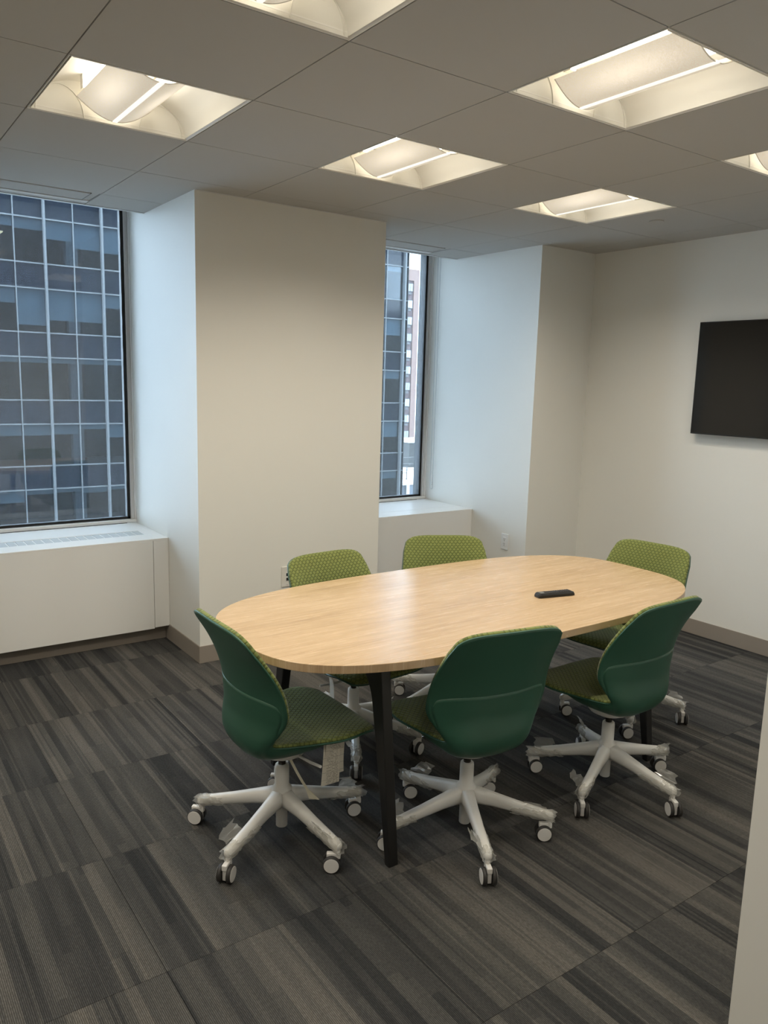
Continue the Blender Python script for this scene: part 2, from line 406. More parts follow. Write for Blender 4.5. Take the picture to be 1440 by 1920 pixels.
# radiator covers under the windows
def unit(label, x0, x1, front_seam, grille):
    t_ = thing('radiator_cover', label, 'radiator cover', ((x0+x1)/2,1.5,.09)); c_ = (x0+x1)/2
    def P(name,a,m=M_unit,bev=.0015): return obj(name, bx(a[0]-c_,a[1]-c_,a[2]-1.5,a[3]-1.5,a[4]-.09,a[5]-.09), m, t_, bevel=bev)
    zt = .640
    s = front_seam
    if grille:
        P('front_panel', (x0,s-.0012,1.240,1.258,.088,zt-.012)); P('end_panel', (s+.0012,x1,1.2405,1.258,.094,zt-.012))
        P('top_panel', (x0,x1,1.240,1.398,zt-.012,zt)); P('top_panel', (x0,x1,1.532,1.812,zt-.012,zt))
        P('top_end_panel', (.252,x1,1.398,1.532,zt-.012,zt-.0004))
        P('grille_bed', (x0,.252,1.398,1.532,zt-.012,zt-.004))
        x = .248
        while x-.040 > x0:
            P('grille_panel', (x-.0385,x,1.404,1.527,zt-.006,zt-.001), M_grille, .0008)
            x -= .0475
    else:
        P('front_panel', (x0,x1,1.240,1.258,.088,zt-.012))
        P('top_panel', (x0,x1,1.240,1.404,zt-.012,zt)); P('top_panel', (x0,x1,1.4065,1.812,zt-.012,zt))
    P('bottom_return', (x0,x1,1.258,1.31,.088,.10), M_unit)
    return t_
unit('long white radiator cover with a slotted grille under the left window', -.876, .339, .247, True)
unit('white radiator cover between the two wall piers under the narrow window', 1.547, XPIER-.001, 0, False)

# pull chains hanging beside the windows
bm = bmesh.new(); z = .76
ch = thing('blind_chain', 'white bead chain hanging beside the large left window', 'blind chain', (.3225,1.775,.75))
for s in (0,1):
    bm = bmesh.new(); z = .005
    while z < 1.86:
        bmesh.ops.create_uvsphere(bm, u_segments=6, v_segments=4, radius=.0024, matrix=Matrix.Translation((0,(-.006,.012)[s],z))); z += .0085
    obj('bead_strand', bm, M_plate_w, ch, smooth=True)
pts = [(0,.003+.009*math.cos(a),-.009*math.sin(a)+.004) for a in [math.pi*i/8 for i in range(9)]]
obj('chain_loop', tube(pts,.002,6), M_plate_w, ch)
cdg = thing('blind_chain', 'thin looped grey blind cord hanging beside the narrow second window', 'blind cord', (2.757,1.745,.745))
pts = [(0,.016,1.87)]+[(0,.016*math.cos(a),-.012*math.sin(a)) for a in [math.pi*i/8 for i in range(9)]]+[(0,-.016,1.87)]
obj('cord', tube(pts,.0013,6), mat('grey_cord',(.33,.36,.38),.6), cdg)
obj('cord_clip', bx(.0,.007,-.003,.003,.02,.045), M_plate_w, cdg)

# ------------------------------------------------------------------ ceiling lights
def textured_emit(name, ca, cb, s):
    m = mat(name, (.6,.55,.45), .6); g = N(m); co = g.n('ShaderNodeTexCoord').outputs['Object']
    v_ = g.n('ShaderNodeTexVoronoi'); g.l(co, v_.inputs['Vector']); v_.inputs['Scale'].default_value = 260
    f_ = g.ramp(v_.outputs['Distance'], [(.1,(1,1,1)),(.6,(.72,.72,.72))])
    mxc = g.n('ShaderNodeMix', data_type='RGBA', blend_type='MULTIPLY'); mxc.inputs[0].default_value = 1; g.l(f_, mxc.inputs[6]); mxc.inputs[7].default_value = (*ca,1)
    sp_ = g.n('ShaderNodeSeparateXYZ'); g.l(co, sp_.inputs[0])
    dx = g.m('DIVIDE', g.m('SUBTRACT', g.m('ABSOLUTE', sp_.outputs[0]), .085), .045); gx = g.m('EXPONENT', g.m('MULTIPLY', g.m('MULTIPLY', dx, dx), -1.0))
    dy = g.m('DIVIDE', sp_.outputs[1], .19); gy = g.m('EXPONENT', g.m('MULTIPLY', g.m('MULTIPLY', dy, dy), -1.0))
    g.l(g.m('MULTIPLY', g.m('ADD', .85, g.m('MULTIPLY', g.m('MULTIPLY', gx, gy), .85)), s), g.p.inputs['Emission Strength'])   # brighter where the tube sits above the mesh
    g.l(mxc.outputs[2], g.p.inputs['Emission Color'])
    return m
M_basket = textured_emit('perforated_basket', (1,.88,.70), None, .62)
M_lens = mat('light_lens_bar', (.8,.8,.8), .4, emit=(1,.95,.85), es=.9)
M_tube = mat('lamp_tube', (.9,.9,.9), .4, emit=(1,.93,.80), es=9.0)
M_refl = mat('reflector_white', (.86,.84,.78), .5)
M_rim = mat('fixture_rim', (.92,.90,.85), .4, emit=(1,.9,.75), es=.0)
def make_light():
    t_ = thing('ceiling_light', 'x', 'ceiling light', (0,0,ZC))
    h = T/2-.004
    # rim: four bars mitred
    bm = bmesh.new()
    R_ = [[bm.verts.new((sx_*q,sy_*q,z_)) for sx_,sy_ in ((-1,-1),(1,-1),(1,1),(-1,1))] for q,z_ in ((h,.008),(h,-.001),(h-.003,-.001),(h-.0125,.012),(h-.0125,.016))]
    for a_,b_ in zip(R_,R_[1:]):
        for e_ in range(4): bm.faces.new((a_[e_],a_[(e_+1)%4],b_[(e_+1)%4],b_[e_]))
    obj('rim', bm, M_rim, t_)
    obj('top_pan', bx(-h,h,-h,h,.135,.14), M_refl, t_)
    k = h-.012
    for s in (-1,1):   # curved side reflectors
        bm = bmesh.new(); prev = None
        for i in range(15):
            a = math.pi/2*i/14
            x = s*(k-(k-.10)*(1-math.cos(a))); z_ = .003+.125*math.sin(a)
            cur = (bm.verts.new((x,-k,z_)), bm.verts.new((x,k,z_)))
            if prev: bm.faces.new((prev[0],prev[1],cur[1],cur[0]))
            prev = cur
        o = obj('side_reflector', bm, M_refl, t_, smooth=True)
    for s in (-1,1):   # end plates with an arched ridge
        bm = bmesh.new(); box(bm,-k,k,min(s*k,s*(k+.004)),max(s*k,s*(k+.004)),.0005,.13)
        o = obj('end_plate', bm, M_refl, t_)
        for q in (-1,1):
            pts = [(q*(.19+.085*math.cos(a)), s*(k-.002-.02*0), .004+.10*math.sin(a)) for a in [math.pi*(i/16) for i in range(17)]]
            obj('arch_rib', tube(pts,.0016,6), M_refl, o)
    e = k-.035
    for s in (-1,1):   # perforated basket halves
        bm = bmesh.new(); prev = None
        for i in range(13):
            a = i/12; x = s*(.009+.128*a); z_ = .002+.062*a**1.7
            cur = (bm.verts.new((x,-e,z_)), bm.verts.new((x,e,z_)))
            if prev: bm.faces.new((prev[0],prev[1],cur[1],cur[0]))
            prev = cur
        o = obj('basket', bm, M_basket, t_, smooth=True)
        for q in (-1,1):
            pts = [(s*(.009+.128*a), q*e, .002+.062*a**1.7) for a in [i/8 for i in range(9)]]
            obj('basket_edge', tube(pts,.0022,6), M_refl, o)
    obj('centre_bar', bx(-.009,.009,-e-.004,e+.004,-.001,.006), M_lens, t_, bevel=.002)
    for s in (-1,1):
        bm = bmesh.new(); cyl(bm,(s*.116,-e+.06,.090),(s*.116,e-.06,.090),.010,n=12)
        o = obj('lamp_tube', bm, M_tube, t_)
        for q in (-1,1):
            bm = bmesh.new(); box(bm,s*.116-.014,s*.116+.014,min(q*(e-.06),q*(e-.03)),max(q*(e-.06),q*(e-.03)),.078,.128); obj('lamp_socket', bm, M_refl, o)
    ld = bpy.data.lights.new('lamp','SPOT'); ld.energy = LAMP_W; ld.color = LAMP_COL; ld.spot_size = math.radians(150); ld.spot_blend = .9; ld.shadow_soft_size = 0
    for sx in (-1,1):
        for sy in (-1,1):
            l_ = bpy.data.objects.new('lamp', ld); C.objects.link(l_); l_.parent = t_; l_.location = (sx*.12, sy*.15, -.012)
    return t_
L0 = make_light()
LL = {(-1,0):'ceiling light nearest the left window, upper left of the picture',
      (1,0):'middle ceiling light of the row nearest the windows, above the column',
      (3,0):'farthest ceiling light, next to the round sprinkler cover',
      (-1,2):'nearest ceiling light, cut off by the top edge of the picture',
      (1,2):'large ceiling light at upper right with a bright tube beside its basket',
      (3,2):'ceiling light cut off by the right edge of the picture, above the screen'}
for n_,(j,i) in enumerate(LIGHTS+CORR_ADDED):
    o = L0 if n_==0 else dup(L0)
    o.location = ((j+.5)*T, -(i+.5)*T, ZC)
    o['group'] = 'recessed ceiling lights'
    o['label'] = {**LL, (-3,0):'ceiling light near the left wall, on the window side, outside the picture',(-3,2):'ceiling light near the left wall, on the doorway side, outside the picture',(-2,5):'leftmost of three unseen ceiling lights added behind the camera to brighten the near wall end',(1,5):'middle one of three unseen ceiling lights added behind the camera',(4,5):'rightmost of three unseen ceiling lights added behind the camera'}[(j,i)]
# vents beside the windows
def vent(j, label):
    t_ = thing('ceiling_vent', label, 'ceiling vent', ((j+.5)*T, 1.377, ZC))
    h = T/2-.004; y0,y1 = -.150,.150
    obj('vent_frame', bx(-h,h,y0,y1,.004,.012), M_ceil, t_)
    obj('vent_panel', bx(-h,h-.045,y0+.014,.040,-.001,.004), M_ceil, t_)
    obj('vent_slot', bx(-h,h-.038,.044,.052,.000,.0045), M_grid, t_)
    obj('vent_slot', bx(h-.045,h-.038,y0+.014,.052,.000,.0045), M_grid, t_)
    obj('vent_edge', bx(-h,h-.004,.056,.100,-.003,.004), M_whitemetal, t_)
    obj('vent_edge', bx(-h,h,.104,y1,-.001,.004), M_ceil, t_)
vent(-1,'white ceiling vent panel in front of the large left window')
vent(3,'white ceiling vent panel in front of the narrow second window')
# sprinkler cover
t_ = thing('sprinkler_cover', 'small round white sprinkler cover in the far ceiling tile', 'sprinkler cover', (2.660,-.320,ZC))
obj('cover_disc', lathe([(.040,-.006),(.0415,-.004),(.0415,-.001)],32), M_ceil, t_, smooth=False)
obj('shadow_ring', lathe([(.036,-.001),(.036,0.0)],32), M_hole, t_)

# ------------------------------------------------------------------ wall things
tv = thing('television', 'black flat screen television hung on the right wall', 'television', (XR,-.885,1.67))
obj('screen_frame', bx(-.062,-.028,-.617,.617,-.349,.349), M_tvb, tv, bevel=.003)
obj('screen', bx(-.0632,-.0620,-.611,.611,-.340,.343), M_tv, tv)
obj('back_housing', bx(-.030,-.012,-.45,.45,-.25,.20), M_tvb, tv, bevel=.004)
obj('wall_bracket', bx(-.014,0,-.20,.20,-.12,.12), M_tvb, tv)
t_ = thing('data_outlet', 'ivory wall plate with two black data jacks on the column', 'outlet', (.888,YC,.437))
obj('plate', bx(-.037,.037,-.006,0,-.062,.062), M_plate, t_, bevel=.003)
for z in (.013,-.015):
    j_ = obj('jack_frame', bx(-.011,.011,-.0075,-.004,z-.011,z+.011), M_plate_w, t_)
    obj('jack', bx(-.0075,.0075,-.0080,-.0070,z-.009,z+.009), M_hole, j_)
for z in (.048,-.048):
    bm = bmesh.new(); cyl(bm,(0,-.0062,z),(0,-.0072,z),.0035,n=12); obj('screw', bm, M_frame, t_)
t_ = thing('power_outlet', 'white power outlet on the side face of the far pier', 'outlet', (XPIER,.862,.449))
obj('plate', bx(-.006,0,-.037,.037,-.060,.060), M_plate_w, t_, bevel=.003)
d_ = obj('socket_insert', bx(-.009,-.004,-.0175,.0175,-.035,.035), M_plate_w, t_, bevel=.002)
for z in (.020,-.014):
    for y in (-.006,.006): obj('slot', bx(-.0095,-.0088,y-.0013,y+.0013,z-.004,z+.004), M_hole, d_)
    bm = bmesh.new(); cyl(bm,(-.0088,0,z-.011),(-.0096,0,z-.011),.0028,n=10); obj('slot', bm, M_hole, d_)

# ------------------------------------------------------------------ table
TX, TY, TA, TB, TZ = .845, -.915, 1.060, .517, .732
tb = thing('meeting_table', 'long oak topped meeting table with rounded ends and black blade legs', 'table', (TX,TY,0))
def selipse(a,b,n,k=120):
    r = []
    for i in range(k):
        th = 2*math.pi*i/k; c_,s_ = math.cos(th), math.sin(th)
        r.append((a*math.copysign(abs(c_)**(2/n),c_), b*math.copysign(abs(s_)**(2/n),s_)))
    return r
def prism(out, z0, z1):
    bm = bmesh.new(); A_ = [bm.verts.new((x,y,z0)) for x,y in out]; B_ = [bm.verts.new((x,y,z1)) for x,y in out]; n = len(out)
    for i in range(n): bm.faces.new((A_[i],A_[(i+1)%n],B_[(i+1)%n],B_[i]))
    bm.faces.new(A_[::-1]); bm.faces.new(B_); return bm
TN = 3.15
obj('tabletop', prism(selipse(TA,TB,TN), TZ-.028, TZ), M_oak, tb, bevel=.002)
def yz_prism(out, x0, x1):
    bm = bmesh.new(); A_ = [bm.verts.new((x0,y,z)) for y,z in out]; B_ = [bm.verts.new((x1,y,z)) for y,z in out]; n = len(out)
    for i in range(n): bm.faces.new((A_[i],A_[(i+1)%n],B_[(i+1)%n],B_[i]))
    bm.faces.new(A_[::-1]); bm.faces.new(B_); return bm
for sx in (-1,1):
    x = sx*.690
    obj('crossbar', bx(x-.018,x+.018,-.25,.25,TZ-.065,TZ-.029), M_leg, tb, bevel=.002)
    for sy in (-1,1):
        # blade with a curved inner fillet under the top
        zt = TZ-.029; o_y = lambda z: .428-.080*(z/zt); i_y = lambda z: o_y(z)-(.026+.050*(z/zt)**1.2)
        out = [(sy*o_y(0),0),(sy*o_y(zt),zt)]
        inner = []
        for i in range(13):
            a = i/12; z = zt-.16*a; inner.append((sy*(i_y(z)-.085*(1-math.sin(a*math.pi/2))**1.0), z))
        out += inner+[(sy*i_y(zt*.4),zt*.4),(sy*i_y(0),0)]
        lg = obj('leg', yz_prism(out, x-.019, x+.019), M_leg, tb, bevel=.003)
# remote
rm = thing('remote_control', 'black remote control lying on the oak table', 'remote control', (1.150,-1.083,TZ), math.radians(-13))
bm = sweep([[(x, y*.021*s_, .001+max(0,z)*hh) for y,z in ((-1,0),(-1.0,.55),(-.7,1),(.7,1),(1.0,.55),(1,0))] for x,s_,hh in ((-.089,.72,.010),(-.086,.9,.016),(-.078,1,.019),(0,1,.018),(.075,1,.017),(.086,.92,.014),(.090,.75,.008))])
obj('body', bm, M_rem, rm, bevel=.001)
obj('top_plate', bx(-.076,-.056,-.013,.013,.019,.0200), mat('remote_gloss',(.16,.17,.17),.15), rm)
for a in range(11):
    for b in range(3):
        obj('button', bx(-.047+a*.0112,-.040+a*.0112,-.0125+b*.0092,-.0060+b*.0092,.0175,.0205), M_btn, rm)

# ------------------------------------------------------------------ chairs
# centre line of the seat and back in (forward, up)
PROF = [(.270,.391),(.261,.403),(.232,.413),(.180,.413),(.110,.406),(.040,.398),(-.030,.390),(-.082,.387),(-.122,.393),(-.147,.412),(-.159,.444),(-.165,.484),(-.169,.534),(-.175,.594),(-.188,.655),(-.207,.716),(-.230,.772),(-.254,.826)]
PV = [Vector((0,a,b)) for a,b in PROF]
ACC = [0]
for a,b in zip(PV,PV[1:]): ACC.append(ACC[-1]+(b-a).length)
LT = ACC[-1]
def prof(a):
    a = max(0,min(LT,a))
    for i in range(len(ACC)-1):
        if a <= ACC[i+1] or i == len(ACC)-2:
            t_ = (a-ACC[i])/(ACC[i+1]-ACC[i])
            p0 = PV[max(i-1,0)]; p1 = PV[i]; p2 = PV[i+1]; p3 = PV[min(i+2,len(PV)-1)]
            return .5*((2*p1)+(p2-p0)*t_+(2*p0-5*p1+4*p2-p3)*t_*t_+(3*p1-p0-3*p2+p3)*t_**3)
def interp(tab, x):
    for (a,b),(c_,d) in zip(tab,tab[1:]):
        if x <= c_:
            t_ = max(0,(x-a)/(c_-a)); t_ = t_*t_*(3-2*t_); return b+(d-b)*t_
    return tab[-1][1]
AJ = ACC[8]+.01      # where seat meets back
WID = [(0,.205),(.13,.238),(AJ,.163),(AJ+.16,.233),(LT,.206)]
CURL = [(0,-.004),(.12,.012),(AJ,.028),(AJ+.15,.066),(LT,.008)]
def srf(a, t_):
    e = .004
    p = prof(a); d = (prof(min(LT,a+e))-prof(max(0,a-e))).normalized(); n_ = Vector((0,d.z,-d.y))
    w_ = interp(WID,a); cu = interp(CURL,a)
    x = w_*t_
    return Vector((x,p.y,p.z)) + n_*cu*abs(t_)**2.2
def nrm(a,t_):
    e = .006
    a0,a1 = max(0,a-e),min(LT,a+e); t0,t1 = max(-1,t_-.03),min(1,t_+.03)
    u = srf(a,t1)-srf(a,t0); v = srf(a1,t_)-srf(a0,t_)
    return v.cross(u).normalized()
def corner(t_, r, n=3.3): return r*(1-(max(0,1-abs(t_)**n))**(1/n))
def sheet(A0, A1, r0, r1, top_off, bot_off, inset=0, NA=34, NT=22, wide=None, uvs=True, puff=0):
    """closed sheet between two offset surfaces; A0/A1 arc limits, r0/r1 corner roundings"""
    bm = bmesh.new(); uvl = bm.loops.layers.uv.new('UVMap'); G = []
    for side in (0,1):
        g_ = []
        for i in range(NA+1):
            row_ = []
            for j in range(NT+1):
                tt = -1+2*j/NT; tt = math.sin(tt*math.pi/2)*.55+tt*.45
                s_ = i/NA; s_ = .5-.5*math.cos(math.pi*s_)*.6-(.5-s_)*.4*1.0 if False else s_
                lo = A0+corner(tt,r0); hi = A1-corner(tt,r1)
                a = lo+(hi-lo)*s_
                k_ = (wide(a) if wide else 1.0)
                w_ = interp(WID,a); ts = tt*(1-inset/w_)*k_
                p = srf(a,ts); n_ = nrm(a,ts)
                off = (top_off,bot_off)[side]
                off = off(a,tt) if callable(off) else off
                if side == 0 and puff: off = off-puff*max(abs(tt)**10, abs(2*s_-1)**16)
                row_.append((bm.verts.new(p+n_*off), ts*w_, a))
            g_.append(row_)
        G.append(g_)
    def face(q):
        f_ = bm.faces.new([v[0] for v in q]); f_.smooth = True
        for lp,v in zip(f_.loops,q): lp[uvl].uv = (v[1],v[2])
    for i in range(NA):
        for j in range(NT):
            face((G[0][i][j],G[0][i][j+1],G[0][i+1][j+1],G[0][i+1][j])); face((G[1][i][j],G[1][i+1][j],G[1][i+1][j+1],G[1][i][j+1]))
    for i in range(NA):
        face((G[0][i][0],G[0][i+1][0],G[1][i+1][0],G[1][i][0])); face((G[0][i][NT],G[1][i][NT],G[1][i+1][NT],G[0][i+1][NT]))
    for j in range(NT):
        face((G[0][0][j],G[1][0][j],G[1][0][j+1],G[0][0][j+1])); face((G[0][NA][j],G[0][NA][j+1],G[1][NA][j+1],G[1][NA][j]))
    return bm
def crumple(base_r, r_out, length, seed):
    """torn film sleeve round a leg tip along +x"""
    random.seed(seed); bm = bmesh.new(); prev = None; n = 16; m_ = 12
    for i in range(m_+1):
        x = -length+length*1.06*i/m_; R = []
        for k in range(n):
            a = 2*math.pi*k/n
            nz = noise.noise(Vector((x*60+seed*7, math.cos(a)*2.2, math.sin(a)*2.2)))
            rr = base_r+(r_out-base_r)*max(0,.25+nz*.6)*(1.0 if i<m_ else 1.1)
            jag = .018*noise.noise(Vector((seed*3.1,k*1.7,.5))) if i in (0,m_) else 0
            R.append(bm.verts.new((x+jag, rr*math.cos(a)*.95, rr*math.sin(a)*.85-.002)))
        if prev:
            for k in range(n): bm.faces.new((prev[k],prev[(k+1)%n],R[(k+1)%n],R[k]))
        prev = R
    # loose torn flap
    a0 = random.uniform(.3,1.2)*random.choice((-1,1)); fl = random.uniform(.035,.06); rows = []
    for i in range(6):
        u = i/5; rows.append([bm.verts.new((-length*.75+v*length*.6+u*.02*random.uniform(-1,1), math.sin(a0)*(base_r+u*fl)+.004*random.uniform(-1,1), math.cos(a0)*(base_r+u*fl*.8)+.004*random.uniform(-1,1))) for v in ([0,.33,.66,1.] if i<4 else [.1+.1*i*0,.38,.6,.8])])
    for A_,B_ in zip(rows,rows[1:]):
        for k in range(3): bm.faces.new((A_[k],A_[k+1],B_[k+1],B_[k]))
    return bm
def leg_bm():
    secs = []
    for x,z,wy,hz in ((.016,.143,.030,.034),(.05,.138,.024,.030),(.10,.129,.0205,.0255),(.18,.112,.018,.0215),(.26,.0965,.0165,.0185),(.296,.0905,.0155,.0170),(.308,.0885,.013,.0135),(.314,.088,.007,.007)):
        ring = []
        for k in range(14):
            a = 2*math.pi*k/14; c_,s_ = math.cos(a),math.sin(a)
            ring.append((x, wy*math.copysign(abs(c_)**.7,c_), z+hz*math.copysign(abs(s_)**.8,s_)))
        secs.append(ring)
    return sweep(secs)
def wheel_bm():
    bm = bmesh.new()
    cyl(bm,(0,-.0065,0),(0,.0050,0),.0285,.0285,24,1); cyl(bm,(0,.0050,0),(0,.0072,0),.0285,.0262,24,1)
    cyl(bm,(0,.0060,0),(0,.0082,0),.0255,.0245,24,0)
    return bm
def fork_bm():
    bm = bmesh.new()
    box(bm,-.034,.004,-.0075,.0075,.010,.052); box(bm,-.036,.010,-.0090,.0090,.044,.064)
    cyl(bm,(.0,0,.055),(.0,0,.085),.010,.0095,14)
    for v in bm.verts:
        pass
    return bm
me_leg = me_wheel = me_fork = None
def make_chair():
    t_ = thing('swivel_chair','x','chair',(0,0,0))
    seat = bpy.data.objects.new('seat_turn', None)
    obj('shell', sheet(0,LT,.050,.088, -.001,-.0065, NA=60), M_shell, t_)
    # cover below: bowl under the seat, up to the seam across the back
    BO = [(0,.0065),(.08,.0085),(.26,.050),(AJ-.03,.050),(AJ+.13,.0100),(AJ+.19,.0080),(LT,.0078)]
    def boff(a,tt): return -(.0068+max(0,interp(BO,a)-.0068)*(1-abs(tt)**6.0))
    def bw(a): return interp([(0,.55),(.12,.80),(AJ-.06,.97),(AJ,1.0),(AJ+.05,1.0),(AJ+.12,.93),(LT,.84)],a)
    obj('lower_cover', sheet(.035,AJ+.200,.06,.035, -.0060, boff, NA=44, wide=bw), M_shell2, t_)
    obj('seat_cushion', sheet(.006,AJ-.004,.050,.018, .0140,-.001, inset=.0045, NA=34, puff=.008), M_fab, t_)
    obj('backrest_cushion', sheet(AJ+.004,LT-.001,.030,.088, .0165,-.001, inset=.0012, NA=40, puff=.005), M_fab, t_)
    obj('mount_plate', lathe([(.044,.296),(.052,.298),(.054,.305),(.080,.312),(.088,.322),(.088,.34)],28), M_chair_w, t_, smooth=True)
    bm = bmesh.new(); cyl(bm,(0,0,.255),(0,0,.30),.0135,n=18); obj('gas_lift', bm, M_gas, t_)
    obj('control_lever', tube([(.06,.02,.318),(.15,.03,.322),(.205,.035,.330)],.005,8), M_chair_w, t_)
    hub = obj('hub_column', lathe([(.019,.028),(.0205,.030),(.0205,.095),(.026,.100),(.027,.112),(.037,.125),(.041,.150),(.036,.172),(.0255,.185),(.0250,.250),(.0235,.260),(.020,.263)],28), M_chair_w, t_, smooth=True)
    return t_
def chair(cx, cy, face_deg, base_deg, label, castors, wraps, name='swivel_chair'):
    global proto, me_leg, me_wheel, me_fork
    if proto is None: proto = make_chair(); t_ = proto
    else:
        t_ = proto_copy()
    t_.location = (cx,cy,0); t_.rotation_euler = (0,0,math.radians(face_deg-90)); tag(t_, label, 'chair', 'green swivel chairs round the meeting table')
    for k in range(5):
        a = math.radians(base_deg+72*k-(face_deg-90)); ca,sa = math.cos(a),math.sin(a)
        if me_leg is None:
            o = obj('leg', leg_bm(), M_chair_w, t_, smooth=True); me_leg = o.data
        else: o = obj('leg', me_leg, None, t_)
        o.rotation_euler = (0,0,a)
        if wraps[k]:
            random.seed(k*13+int(cx*100)+int(cy*37))
            wbm = crumple(.0205,.032,random.uniform(.09,.15),k+int(cx*50)+7)
            q = obj('plastic_wrap', wbm, M_wrap, o, smooth=False); q.location = (.310,0,.090); q.rotation_euler = (0,math.radians(7),0)
        sw = math.radians(castors[k])-math.radians(face_deg-90)
        if me_fork is None: f_ = obj('caster', fork_bm(), M_castor_w, t_, bevel=.003); me_fork = f_.data
        else: f_ = obj('caster', me_fork, None, t_, bevel=.003)
        f_.location = (.300*ca,.300*sa,0); f_.rotation_euler = (0,0,sw)
        for s in (-1,1):
            if me_wheel is None: w_ = obj('wheel', wheel_bm(), [M_castor_w,M_tire], f_); me_wheel = w_.data
            else: w_ = obj('wheel', me_wheel, None, f_)
            w_.location = (-.019,s*.0165,.0287)
            if s < 0: w_.rotation_euler = (0,0,math.pi)
    return t_
proto = None
SHARED = ('shell','lower_cover','seat_cushion','backrest_cushion','mount_plate','gas_lift','control_lever','hub_column')
def proto_copy():
    r = proto.copy(); C.objects.link(r)
    for ch in proto.children:
        if ch.name.split('.')[0] in SHARED:
            c_ = ch.copy(); C.objects.link(c_); c_.parent = r
    return r
W1 = (1,1,1,1,1)
c1 = chair(-.062,-.960, 0, 63.5, 'green swivel chair at the left end of the table, with paper tags under its seat', (-40,-45,42,-35,-20), W1)
c2 = chair(.503,-1.300, 79, 27, 'green swivel chair in the middle of the near side, right of the black table leg', (-30,150,-40,62,-35), W1)
c3 = chair(1.218,-1.352, 91, 58.5,'green swivel chair on the near long side, nearer the television', (54,150,50,60,-30), W1)
c4 = chair(.528,-.515,-86, 24,'green swivel chair across the table in front of the data outlet', (40,140,150,55,20), W1)
c5 = chair(1.140,-.440,-118, 40,  'green swivel chair across the table below the narrow window', (40,140,-30,-70,10), W1)
c6 = chair(1.850,-.918,-172, 13, 'green swivel chair at the far right end of the table', (150,60,150,-25,48), (1,0,0,1,1))

# paper tags and strap hanging below the first chair
M_print = mat('printed_tag', (.66,.62,.53), .8); g = N(M_print)
co = g.n('ShaderNodeTexCoord').outputs['Object']; sp = g.n('ShaderNodeSeparateXYZ'); g.l(co, sp.inputs[0])
ln = g.m('FRACT', g.m('DIVIDE', sp.outputs[2], .0052)); on = g.m('LESS_THAN', ln, .38)
blk = g.m('GREATER_THAN', g.noise(g.scale(co,(260,260,190)), 1.0, 1), .47)
edge = g.m('LESS_THAN', g.m('ABSOLUTE', sp.outputs[0]), .021)
rule = g.m('LESS_THAN', g.m('FRACT', g.m('DIVIDE', sp.outputs[2], .026)), .035)
ink = g.m('MAXIMUM', g.m('MULTIPLY', g.m('MULTIPLY', on, blk), edge), rule)
g.l(g.mix(g.m('MULTIPLY', ink, .75), (.66,.62,.53,1), (.10,.09,.08,1)), g.p.inputs['Base Color'])
def tagsheet(w_, h_, bend, skew=0):
    bm = bmesh.new(); prev = None
    for i in range(9):
        u = i/8; z = -h_*u; y = bend*math.sin(u*2.4)
        cur = [bm.verts.new((-w_/2+skew*u,y,z)), bm.verts.new((w_/2+skew*u*.3,y+.001,z+.004*u))]
        if prev: bm.faces.new((prev[0],prev[1],cur[1],cur[0]))
        prev = cur
    return bm
for w_,h_,bend,skew,loc_,rz,m_ in ((.070,.118,.006,0,(.192,.100,.394),86,M_print),(.060,.150,-.004,-.010,(.186,.090,.394),82,M_print)):
    pt = obj('care_tag', tagsheet(w_,h_,bend,skew), m_, c1); pt.location = loc_; pt.rotation_euler = (0,0,math.radians(rz)); pt.modifiers.new('s','SOLIDIFY').thickness = .0008
bm = bmesh.new(); prev = None
A_ = Vector((.050,-.012,.335)); B_ = Vector((.120,.062,.165)); D_ = Vector((.69,.72,0))
for i in range(13):
    u = i/12; w_ = .005+(.013*max(0,(u-.75)/.25)); p = A_.lerp(B_,u)+Vector((0,0,-.012*math.sin(u*3.1)))
    cur = [bm.verts.new(p-D_*w_), bm.verts.new(p+D_*w_)]
    if prev: bm.faces.new((prev[0],prev[1],cur[1],cur[0]))
    prev = cur
o = obj('hanging_strap', bm, M_strap, c1); o.modifiers.new('s','SOLIDIFY').thickness = .003
pt3 = obj('care_tag', tagsheet(.06,.10,.006), M_tag, c4); pt3.location = (.195,.10,.385); pt3.rotation_euler = (0,0,math.radians(70)); pt3.modifiers.new('s','SOLIDIFY').thickness = .0008

# ------------------------------------------------------------------ outside: glass office building
FY = 43.2; MX = 33.14; BW = 3.02; NB = 11
M_spandrel = mat('spandrel_glass', (.008,.013,.022), .08, spec=.35); 
M_mull = mat('aluminium_mullion', (.15,.16,.165), .5, .1)
M_office = mat('office_interior', (.07,.06,.055), .8)
M_officel = mat('office_wall_light', (.38,.40,.41), .8)
M_shade = mat('roller_shade_fabric', (.62,.70,.74), .8)
M_pane = glassy('tinted_glass', (.62,.68,.72), .8, 0)
M_slab = mat('dark_slab', (.05,.05,.05), .8)
ob = thing('office_building', 'tall blue-grey glass office building across the street with pale mullions', 'building', (16,FY,-30))
def OP(name, a, m, parent=ob, bev=None):
    o = obj(name, bx(a[0]-16,a[1]-16,a[2]-FY,a[3]-FY,a[4]+30,a[5]+30), m, parent, bevel=bev); return o
FL = 3.645; Z0 = 9.70
X0 = MX-NB*BW
shades = {(0,9):.22,(0,10):.25}  # (row, thin bay)
OP('interior_wall', (X0-2,MX+.35,FY+5.0,FY+5.3,-30,Z0+3*FL+1.3), M_office)
OP('side_wall', (MX+.36,MX+.40,FY,FY+5.0,-30,Z0+3*FL+1.3), M_slab)
OP('side_wall', (X0-.5,X0-.3,FY,FY+5.0,-30,Z0+3*FL+1.3), M_slab)
OP('lower_wall', (X0-.4,MX+.4,FY-.02,FY+.2,-30,Z0-6*FL-1.4), M_spandrel)
